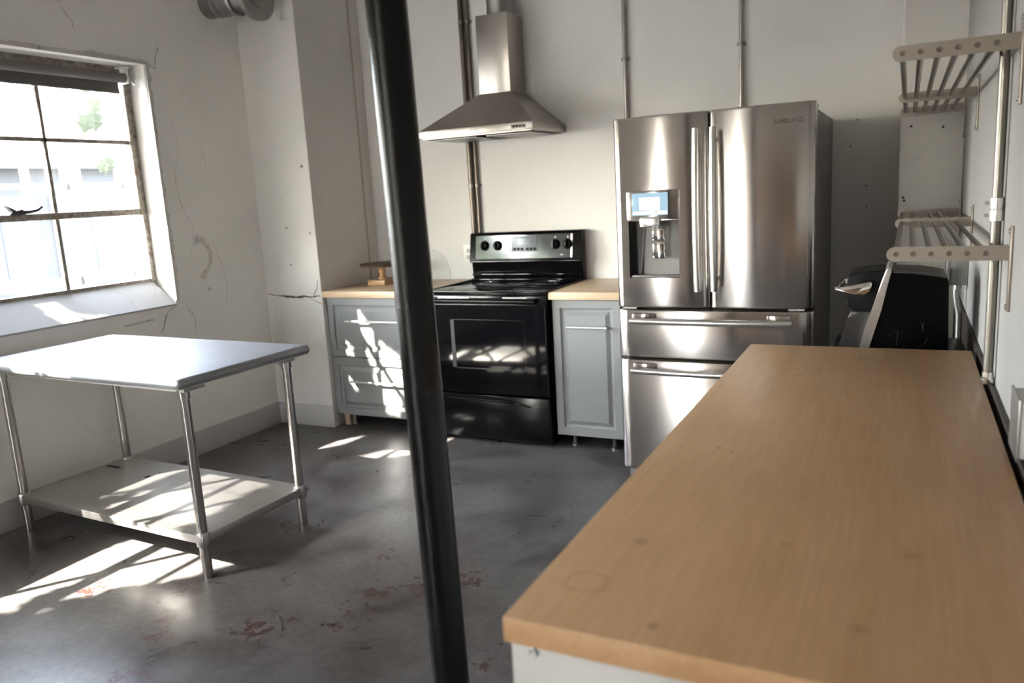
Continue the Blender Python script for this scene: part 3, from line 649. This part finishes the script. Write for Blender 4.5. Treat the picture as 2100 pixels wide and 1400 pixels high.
obj('front_panel', B(SX0+.004, SX1-.004, .312, .345, .842, .893, bev=.004), M_black, ST)
od = obj('oven_door', lambda bm: ring_front(bm, SX0+.010, SX1-.012, .305, .836, .300, [(0, .006), (.006, 0), (.03, 0)], .035), M_blackgloss, ST, 20)
def winframe(bm):
    ring_front(bm, -1.155, -.664, .455, .752, .2985, [(0, .0), (.004, 0), (.006, .004)], .006)
ow = obj('oven_window', winframe, M_oven_glass, od, 20)
obj('window_edge', multi(B(-1.153, -1.128, .2968, .2985, .462, .748), B(-1.128, -.668, .2968, .2980, .4575, .461)), mat('oven_edge_grey', (.035, .035, .034), .3), ow)
obj('oven_handle', lambda bm: [sweep(bm, [(SX0+.045, .258, .868), (SX1-.05, .258, .868)], .013, 16)] + [sweep(bm, [(x, .258, .868), (x, .315, .862)], .012, 10) for x in (SX0+.06, SX1-.065)], M_black, od)
for x0, x1 in ((-1.235, -1.02), (-.80, -.645)): obj('vent_slot', B(x0, x1, .308, .3125, .876, .884), M_handle, ST)
sd = obj('storage_drawer', B(SX0+.010, SX1-.012, .303, .335, .035, .296, bev=.006), M_black, ST)
obj('drawer_pull', lambda bm: sweep(bm, [(-1.21, .300, .268), (-1.0, .292, .272), (-.80, .290, .268), (-.72, .294, .258), (-.65, .302, .240)], [.004, .008, .009, .007, .003], 10), M_black, sd)
def guard(bm):
    prism(bm, [(.895, .915), (.890, 1.028), (.855, 1.034), (.858, 1.046), (.885, 1.212), (.897, 1.224), (.955, 1.224), (.955, .915)], 'X', SX0+.015, SX1-.003, bev=.003)
bgd = obj('backguard', guard, M_black, ST)
obj('vent_rail', lambda bm: [bx(bm, SX0+.02, SX1-.012, .868, .895, .945, .960, bev=.005), bx(bm, SX0+.02, SX1-.012, .85, .895, .916, .928, bev=.004)], M_blackgloss, bgd)
def on_guard(x, s, out=0):   # point on the sloped control face
    a = Vector((x, .858, 1.046)); b = Vector((x, .885, 1.212)); n = Vector((0, -.987, .16)); return a.lerp(b, s) + n*out
def gpanel(x0, x1, s0, s1, out):
    def f(bm):
        q = [on_guard(x0, s0, out), on_guard(x1, s0, out), on_guard(x1, s1, out), on_guard(x0, s1, out)]; r = [on_guard(x0, s0, 0), on_guard(x1, s0, 0), on_guard(x1, s1, 0), on_guard(x0, s1, 0)]
        a = [bm.verts.new(v) for v in q]; b = [bm.verts.new(v) for v in r]; bm.faces.new(a)
        for i in range(4): bm.faces.new((a[i], a[(i+1) % 4], b[(i+1) % 4], b[i]))
    return f
obj('control_panel', gpanel(-1.262, -.575, .06, .95, .003), M_control, bgd, 0)
cpn = obj('clock_panel', gpanel(-1.0, -.82, .30, .90, .006), mat('clock_glass', (.10, .11, .115), .12), bgd, 0)
M_print = mat('white_print', (.55, .55, .55), .5)
for i in range(3):
    for j in range(2): obj('button', gpanel(-.985+.026*i+(.09 if j else 0), -.967+.026*i+(.09 if j else 0), .36, .46, .008), M_blackmat, cpn, 0)
obj('clock_display', gpanel(-.955, -.865, .58, .80, .0075), mat('clock_lcd', (.16, .18, .17), .08), cpn, 0)
obj('trim_line', gpanel(-.592, -.581, .08, .94, .0045), M_handle, bgd, 0)
for x in (-1.195, -1.10, -.695, -.612):
    c0 = on_guard(x, .56, .002); n = Vector((0, -.987, .16))
    kb = obj('knob', lambda bm: sweep(bm, [c0, c0+n*.006, c0+n*.008, c0+n*.026, c0+n*.028], [.032, .032, .026, .022, .020], 28), M_black, bgd)
    obj('knob_grip', lambda bm: sweep(bm, [c0+n*.034+Vector((0, -.002, -.022)), c0+n*.036, c0+n*.034+Vector((0, .002, .022))], [.007, .009, .007], 10), M_black, kb)
    obj('dial_mark', gpanel(x-.004, x+.004, .80, .86, .004), M_print, bgd, 0)
obj('dial_mark', gpanel(-.662, -.64, .16, .19, .004), M_print, bgd, 0)

# ------------------------------------------------------------------ range hood
HD = thing('range_hood', (-1.012, .72, 1.82), 'stainless steel chimney range hood on the wall above the stove', 'range hood')
hx0, hx1, hy0 = -1.393, -.631, .478
obj('rim', B(hx0, hx1, hy0, BY, 1.820, 1.862, bev=.003), M_steel_hood, HD)
def pyr(bm):
    a = [(hx0+.004, hy0+.006, 1.862), (hx1-.004, hy0+.006, 1.862), (hx1-.004, BY, 1.862), (hx0+.004, BY, 1.862)]; b = [(-1.105, .745, 2.070), (-.885, .745, 2.070), (-.885, BY, 2.070), (-1.105, BY, 2.070)]
    A = [bm.verts.new(p) for p in a]; Bv = [bm.verts.new(p) for p in b]
    for i in range(4): bm.faces.new((A[i], A[(i+1) % 4], Bv[(i+1) % 4], Bv[i]))
    bm.faces.new(A[::-1]); bm.faces.new(Bv)
obj('canopy', pyr, M_steel_hood, HD, 20)
obj('chimney', B(-1.101, -.889, .750, BY, 2.070, 2.525, bev=.002), M_steel_hood, HD)
obj('duct', lambda bm: lathe(bm, [(.082, 2.525), (.082, 2.62), (.084, 2.625), (.082, 2.63), (.082, CEIL)], (-.985, .862, 0), 32), M_galv, HD)
flt = obj('underside', B(hx0+.02, hx1-.02, hy0+.02, BY-.02, 1.812, 1.820), M_steel_hood, HD)
for x in (-1.37, -1.005): obj('grease_filter', B(x+.03, x+.33, .56, .90, 1.806, 1.812, bev=.002), M_galv, flt)
for i in range(4): obj('button', lambda bm: lathe(bm, [(.006, 0), (.006, -.004), (.004, -.005)], (-.752+.021*i, hy0, 1.839), 12, 'Y'), M_blackmat, HD)
obj('button_plate', B(-.768, -.672, hy0-.0008, hy0+.001, 1.828, 1.850), M_chrome, HD)
obj('badge', B(-1.042, -.985, hy0-.001, hy0+.001, 1.834, 1.846, bev=.0004), M_whiteplastic, HD)

# ------------------------------------------------------------------ pipes on the back wall
def pipe(name, label, x, z0, z1, r, m, clamps=(), group='pipes on the back wall', y=None):
    y = BY-r-.006 if y is None else y
    p = thing(name, (x, y, z0), label, 'pipe', group)
    obj('tube', CY((x, y, z0), (x, y, z1), r, 14), m, p)
    for z in clamps: obj('clamp', multi(B(x-r-.014, x+r+.014, BY-.004, BY, z-.010, z+.010), CY((x, y, z-.010), (x, y, z+.010), r+.003, 14)), M_galv, p)
M_pipe_dark = mat('tarnished_pipe', (.17, .145, .12), .35, .9); M_pipe = mat('grey_conduit', (.42, .40, .37), .35, .9)
pipe('wall_pipe', 'thick dark pipe running down behind the hood, left of a pair', -1.308, .93, CEIL, .017, M_pipe_dark, (1.53, 2.55))
pipe('wall_pipe', 'dark pipe running down behind the hood, right of a pair', -1.268, .93, CEIL, .012, M_pipe_dark, (1.53, 2.55))
pipe('wall_conduit', 'thin vertical conduit on the wall above the fridge left edge', -.235, .95, CEIL, .013, M_pipe, (2.2,))
pipe('wall_conduit', 'thin vertical conduit on the wall above the right fridge door', .427, .95, CEIL, .012, M_pipe, (2.2,))
op = thing('outlet_plate', (-1.372, BY, 1.03), 'white outlet plate on the wall left of the stove controls', 'outlet')
obj('plate', B(-1.410, -1.334, BY-.006, BY, 1.032, 1.142, bev=.002), M_whiteplastic, op)
for z in (1.062, 1.105): obj('socket', B(-1.388, -1.356, BY-.0085, BY-.006, z-.014, z+.014, bev=.002), M_white, op)
# round galvanised vent
dv = thing('vent_duct', (-2.4, .1, 2.55), 'galvanised round duct stub with flange high in the corner above the window', 'duct')
obj('duct_body', lambda bm: lathe(bm, [(.085, -2.585), (.085, -2.50), (.092, -2.495), (.085, -2.488), (.085, -2.45), (.094, -2.444), (.085, -2.436), (.085, -2.40), (.094, -2.394), (.085, -2.386), (.075, -2.30), (.075, -2.18)], (0, .10, 2.70), 36, 'X'), M_galv, dv)
obj('flange', lambda bm: lathe(bm, [(.075, -2.235), (.138, -2.22), (.140, -2.19), (.128, -2.186), (.10, -2.19), (.07, -2.19)], (0, .10, 2.69), 40, 'X'), M_galv, dv)
obj('collar', lambda bm: lathe(bm, [(.098, -2.37), (.104, -2.355), (.098, -2.34)], (0, .10, 2.70), 36, 'X'), M_galv, dv)

# ------------------------------------------------------------------ cake stand and glass dome on the left counter
cs = thing('cake_stand', (-1.90, .70, .913), 'wooden pedestal cake stand with dark top on the left countertop', 'cake stand')
obj('base', lambda bm: prism(bm, [(-1.972, .62), (-1.965, .80), (-1.835, .805), (-1.83, .615)], 'Z', .9135, .948, bev=.006), M_log, cs)
obj('stem', lambda bm: lathe(bm, [(.030, .948), (.034, .956), (.022, .966), (.018, .985), (.026, 1.0), (.020, 1.012), (.030, 1.026), (.036, 1.034)], (-1.90, .70, 0), 24), M_pine, cs)
obj('plate', lambda bm: lathe(bm, [(.120, 1.034), (.148, 1.037), (.150, 1.050), (.146, 1.055)], (-1.90, .70, 0), 40), M_walnut, cs)
gd = thing('glass_dome', (-1.575, .79, .913), 'clear glass cloche standing behind the black post on the counter', 'cloche')
obj('shell', lambda bm: lathe(bm, [(.145, .9135), (.145, .920), (.137, .93), (.133, 1.0), (.113, 1.062), (.075, 1.108), (.03, 1.128), (.004, 1.13)], (-1.575, .79, 0), 40, cap=False), M_glass, gd, 60)
obj('knob', lambda bm: lathe(bm, [(.008, 1.13), (.006, 1.14), (.016, 1.152), (.014, 1.166), (.004, 1.170)], (-1.575, .79, 0), 20), M_glass, gd, 60)

# ------------------------------------------------------------------ steel work table
TB = thing('work_table', (-1.85, -1.3, 0), 'stainless steel work table with undershelf below the window', 'table')
ang = -.04; T0 = Vector((-1.158, -1.687, 0))
TM = Matrix.Translation(T0) @ Matrix.Rotation(ang, 4, 'Z')     # local x to the left wall (negative), local y away from camera
TL, TD, TZ, TS = 1.40, .72, .849, .189
def tobj(name, fn, m, parent, smooth=35):
    def g(bm): fn(bm); bmesh.ops.transform(bm, matrix=TM, verts=bm.verts)
    return obj(name, g, m, parent, smooth)
def ttop(bm):
    # rolled edge front/right/back: rounded slab
    bx(bm, -TL, 0, 0, TD, TZ-.044, TZ, bev=.0205, seg=5)
top = tobj('table_top', ttop, M_steel_table, TB)
tobj('top_channel', multi(B(-TL+.05, -.05, .06, .16, TZ-.065, TZ-.035), B(-TL+.05, -.05, TD-.16, TD-.06, TZ-.065, TZ-.035)), M_steel_shelf, TB)
n = .083
for x in (-TL+n, -n):
    for y in (n, TD-n):
        lg = tobj('leg', CY((x, y, .0), (x, y, TZ-.04), .0205, 20), M_tube, TB)
        tobj('leg_socket', CY((x, y, TZ-.095), (x, y, TZ-.038), .0255, 20), M_tube, lg)
def tshelf(bm):
    bx(bm, -TL+.06, -.06, .06, TD-.06, TS-.036, TS, bev=.004)
sh = tobj('undershelf', tshelf, M_steel_shelf, TB)
for x in (-TL+n, -n):
    for y in (n, TD-n): tobj('collar', lambda bm: lathe(bm, [(.026, TS-.05), (.0285, TS-.046), (.0285, TS+.004), (.026, TS+.008)], (x, y, 0), 20), M_steel_shelf, sh)
tobj('stain', lambda bm: lathe(bm, [(.016, 0), (.014, .0008)], (-.93, .47, TS), 12), M_gap, sh)
tobj('stain', B(-1.30, -1.20, .50, .52, TS, TS+.0008), M_gap, sh)

# ------------------------------------------------------------------ black post
pb = Vector((.2361, -2.12, 0)); pt = Vector((.2361-.01994*CEIL, -2.12, CEIL))
post = thing('support_post', (pb.x, pb.y, 0), 'black painted steel support post rising from floor to ceiling', 'post')
obj('column', lambda bm: sweep(bm, [pb.lerp(pt, i/12) for i in range(13)], .0475, 40), M_pole, post)
obj('base_plate', B(pb.x-.09, pb.x+.09, pb.y-.09, pb.y+.09, 0, .012, bev=.003), M_pole, post)

# ------------------------------------------------------------------ long worktop in front
WX0, WX1, WYN, WYF = .7796, 1.4717, -2.8199, -.8238
tag(obj('worktop', B(WX0, WX1, WYN, WYF, .846, .885, bev=.0025), M_top), 'long oak look worktop in the foreground', 'worktop')
ic = thing('base_cabinet', (1.12, -1.8, 0), 'white base cabinet carrying the long foreground worktop', 'cabinet')
def panel_end(bm): bx(bm, WX0+.006, WX1-.006, WYN+.012, WYN+.030, .0, .8455, bev=.001)
obj('end_panel', panel_end, M_white, ic)
obj('end_panel', B(WX0+.006, WX1-.006, WYF-.030, WYF-.012, .0, .8455, bev=.001), M_white, ic)
obj('back_panel', B(WX1-.03, WX1-.012, WYN+.03, WYF-.03, .0, .8455), M_white, ic)
obj('plinth', B(WX0+.06, WX0+.08, WYN+.03, WYF-.03, 0, .10), M_white, ic)
obj('bottom', B(WX0+.03, WX1-.03, WYN+.03, WYF-.03, .10, .118), M_white, ic)
for i in range(3):
    y0 = WYN+.032 + i*.644; f = obj('door', B(WX0+.008, WX0+.026, y0, y0+.640, .105, .842, bev=.0015), M_white, ic)
    obj('handle', lambda bm: [sweep(bm, [(WX0-.022, y0+.2, .76), (WX0-.022, y0+.44, .76)], .006, 10)] + [sweep(bm, [(WX0-.022, y, .76), (WX0+.010, y, .76)], .005, 8) for y in (y0+.23, y0+.41)], M_handle, f)
obj('screw', lambda bm: lathe(bm, [(.0075, 0), (.0075, -.0015), (.005, -.003), (.002, -.0018)], (.820, WYN+.012, .832), 16, 'Y'), M_galv, ic)

# ------------------------------------------------------------------ wall shelves
S0, S1, S2 = -1.525, -.215, .59
def tube_shelf(z, label):
    s = thing('tube_shelf', (RX, (S0+S2)/2, z-.14), label, 'shelf', 'steel tube wall shelves')
    XF = 1.228
    xs = [XF+.022+.0385*i for i in range(6)]
    for x in xs: obj('tube', CY((x, S0, z), (x, S2, z), .0078, 12), M_rod, s)
    for y in (S0, S1, S2):
        def arm(bm):
            pts = [(XF+.018+.018*math.cos(a), z+.018*math.sin(a)) for a in [math.pi/2+math.pi*k/8 for k in range(9)]]
            pts += [(RX-.006, z-.018), (RX-.006, z+.018)]
            prism(bm, pts, 'Y', y-.003, y+.003)
        a = obj('bracket_arm', arm, M_bracket, s)
        obj('wall_flange', B(RX-.007, RX, y-.012, y+.012, z-.140, z+.062, bev=.002), M_bracket, a)
        for zz in (z-.128, z+.050): obj('flange_screw', lambda bm: lathe(bm, [(.006, -.007), (.005, -.011)], (RX, y, zz), 10, 'X'), M_galv, a)
        for x in xs:
            obj('screw', lambda bm: lathe(bm, [(.0065, -.003), (.006, -.0045), (.003, -.0040)], (x, y, z), 12, 'Y'), M_pipe_dark, a)
    return s
tube_shelf(1.2641, 'lower steel tube wall shelf above the coffee machine')
tube_shelf(1.7405, 'upper steel tube wall shelf above the other one on the right wall')

# ------------------------------------------------------------------ conduits and boxes on the right wall
cd = thing('wall_conduit', (RX-.022, -1.36, .86), 'long metal conduit with coupling on the right wall passing the shelves', 'pipe')
yc = -1.30; xc = RX-.018
obj('tube', CY((xc, yc, .905), (xc, yc, CEIL), .0125, 16), M_conduit, cd)
obj('coupling', lambda bm: lathe(bm, [(.0125, 1.325), (.0165, 1.327), (.0165, 1.354), (.015, 1.356), (.0165, 1.358), (.0165, 1.385), (.0125, 1.387)], (xc, yc, 0), 18), M_handle, cd)
for z in (1.340, 1.372): obj('set_screw', CY((xc-.012, yc+.010, z), (xc-.024, yc+.022, z), .004, 8), M_galv, cd)
obj('end_fitting', lambda bm: lathe(bm, [(.0165, .893), (.018, .896), (.018, .908), (.014, .912), (.014, .925)], (xc, yc, 0), 16), M_handle, cd)
eb = thing('junction_box', (1.46, -.05, .9), 'galvanised electrical box with bent conduit under the lower shelf', 'electrical box')
obj('box', B(1.432, RX-.001, -.10, .005, 1.005, 1.112, bev=.003), M_galv, eb)
obj('cover', B(1.418, 1.432, -.106, .011, 1.012, 1.112, bev=.004), M_galv, eb)
obj('cover_screw', CY((1.419, -.104, 1.008), (1.425, -.104, 1.008), .006, 8), M_galv, eb)
obj('knockout', lambda bm: lathe(bm, [(.014, -.1), (.014, -.1015), (.011, -.1015), (.011, -.1)], (1.464, 0, 1.062), 20, 'Y', False), M_galv, eb)
obj('connector', CY((1.462, -.05, 1.005), (1.462, -.05, .985), .016, 12), M_galv, eb)
obj('conduit', lambda bm: sweep(bm, [(1.458, -.05, 1.0), (1.458, -.05, .96), (1.464, -.05, .92), (1.472, -.05, .88), (1.473, -.05, .80), (1.473, -.05, .3)], .0115, 12), M_galv, eb)
ob = thing('outlet_box', (RX, -1.87, .9), 'grey outlet box on the right wall at the photo edge', 'outlet')
obj('box', B(RX-.018, RX, -1.98, -1.86, .905, 1.02, bev=.004), M_trim, ob)
obj('cover', B(RX-.022, RX-.018, -1.985, -1.855, .900, 1.025, bev=.002), M_galv, ob)

# ------------------------------------------------------------------ coffee machine on a cart
ct = thing('utility_cart', (1.25, -.45, 0), 'black cart under the coffee machine behind the worktop', 'cart')
obj('cart_top', B(1.02, 1.468, -.79, -.12, .765, .795, bev=.004), M_blackmat, ct)
obj('cart_shelf', B(1.04, 1.45, -.77, -.14, .20, .22), M_blackmat, ct)
for x in (1.045, 1.440):
    for y in (-.765, -.145): obj('leg', B(x-.015, x+.015, y-.015, y+.015, 0, .766), M_blackmat, ct)
cm = thing('coffee_machine', (1.27, -.6, .795), 'black coffee machine with silver strip and chrome lever under the lower shelf', 'coffee machine')
N0, N1 = -.72, -.46
obj('body', lambda bm: prism(bm, [(1.152, .7955), (1.165, .865), (1.182, .93), (1.200, 1.0), (1.216, 1.08), (1.227, 1.126), (1.31, 1.121), (1.36, 1.114), (1.403, 1.104), (1.412, .7955)], 'Y', N0, N1, bev=.006), M_black if False else mat('black_machine_shell', (.002, .002, .0023), .3, spec=.06), cm)
obj('top_lid', lambda bm: prism(bm, [(1.232, 1.123), (1.232, 1.131), (1.31, 1.127), (1.36, 1.120), (1.398, 1.111), (1.398, 1.102)], 'Y', N0+.02, N1-.01, bev=.003), mat('dark_grey_lid', (.055, .05, .048), .35), cm)
obj('silver_strip', lambda bm: prism(bm, [(1.120, .7955), (1.134, .864), (1.150, .93), (1.171, 1.0), (1.193, 1.08), (1.211, 1.135), (1.222, 1.150), (1.230, 1.132), (1.218, 1.08), (1.202, 1.0), (1.183, .93), (1.166, .864), (1.154, .7955)], 'Y', N0-.004, N1+.004, bev=.002), mat('silver_paint', (.50, .48, .46), .3, .8), cm)
hd = obj('brew_head', lambda bm: prism(bm, [(1.112, .990), (1.093, 1.005), (1.085, 1.03), (1.086, 1.085), (1.094, 1.118), (1.15, 1.130), (1.207, 1.133), (1.172, 1.0), (1.168, .990)], 'Y', N0+.02, N1-.02, bev=.006), M_blackmat, cm)
def lever(bm):
    pr = [(1.050, 1.070), (1.056, 1.076), (1.11, 1.086), (1.166, 1.098), (1.172, 1.090), (1.163, 1.062), (1.145, 1.051), (1.11, 1.054), (1.058, 1.064)]
    prism(bm, pr, 'Y', N0-.006, N0+.018, bev=.004); prism(bm, pr, 'Y', N1-.018, N1+.006, bev=.004)
    bx(bm, 1.050, 1.066, N0, N1, 1.063, 1.078, bev=.004)
obj('lever', lever, M_chrome, cm)
obj('drip_base', lambda bm: prism(bm, [(1.045, .7955), (1.062, .86), (1.090, .955), (1.100, .985), (1.175, .985), (1.16, .7955)], 'Y', N0+.05, N1-.05, bev=.004), mat('dark_smoke_plastic', (.03, .028, .027), .3), cm)
M_emb = mat('embossed_black', (.006, .006, .006), .35, spec=.25)
def script(bm):
    y = N0-.001
    for pts in ([(1.225, .905), (1.232, .918), (1.246, .924), (1.262, .922), (1.278, .928)], [(1.256, .924), (1.254, .90), (1.252, .875)], [(1.322, .958), (1.334, .936), (1.330, .925)], [(1.334, .958), (1.328, .935)], [(1.346, .905), (1.338, .885), (1.322, .870), (1.308, .858)]):
        sweep(bm, [(a, y, b) for a, b in pts], .0008, 6)
obj('script_emblem', script, M_emb, cm)
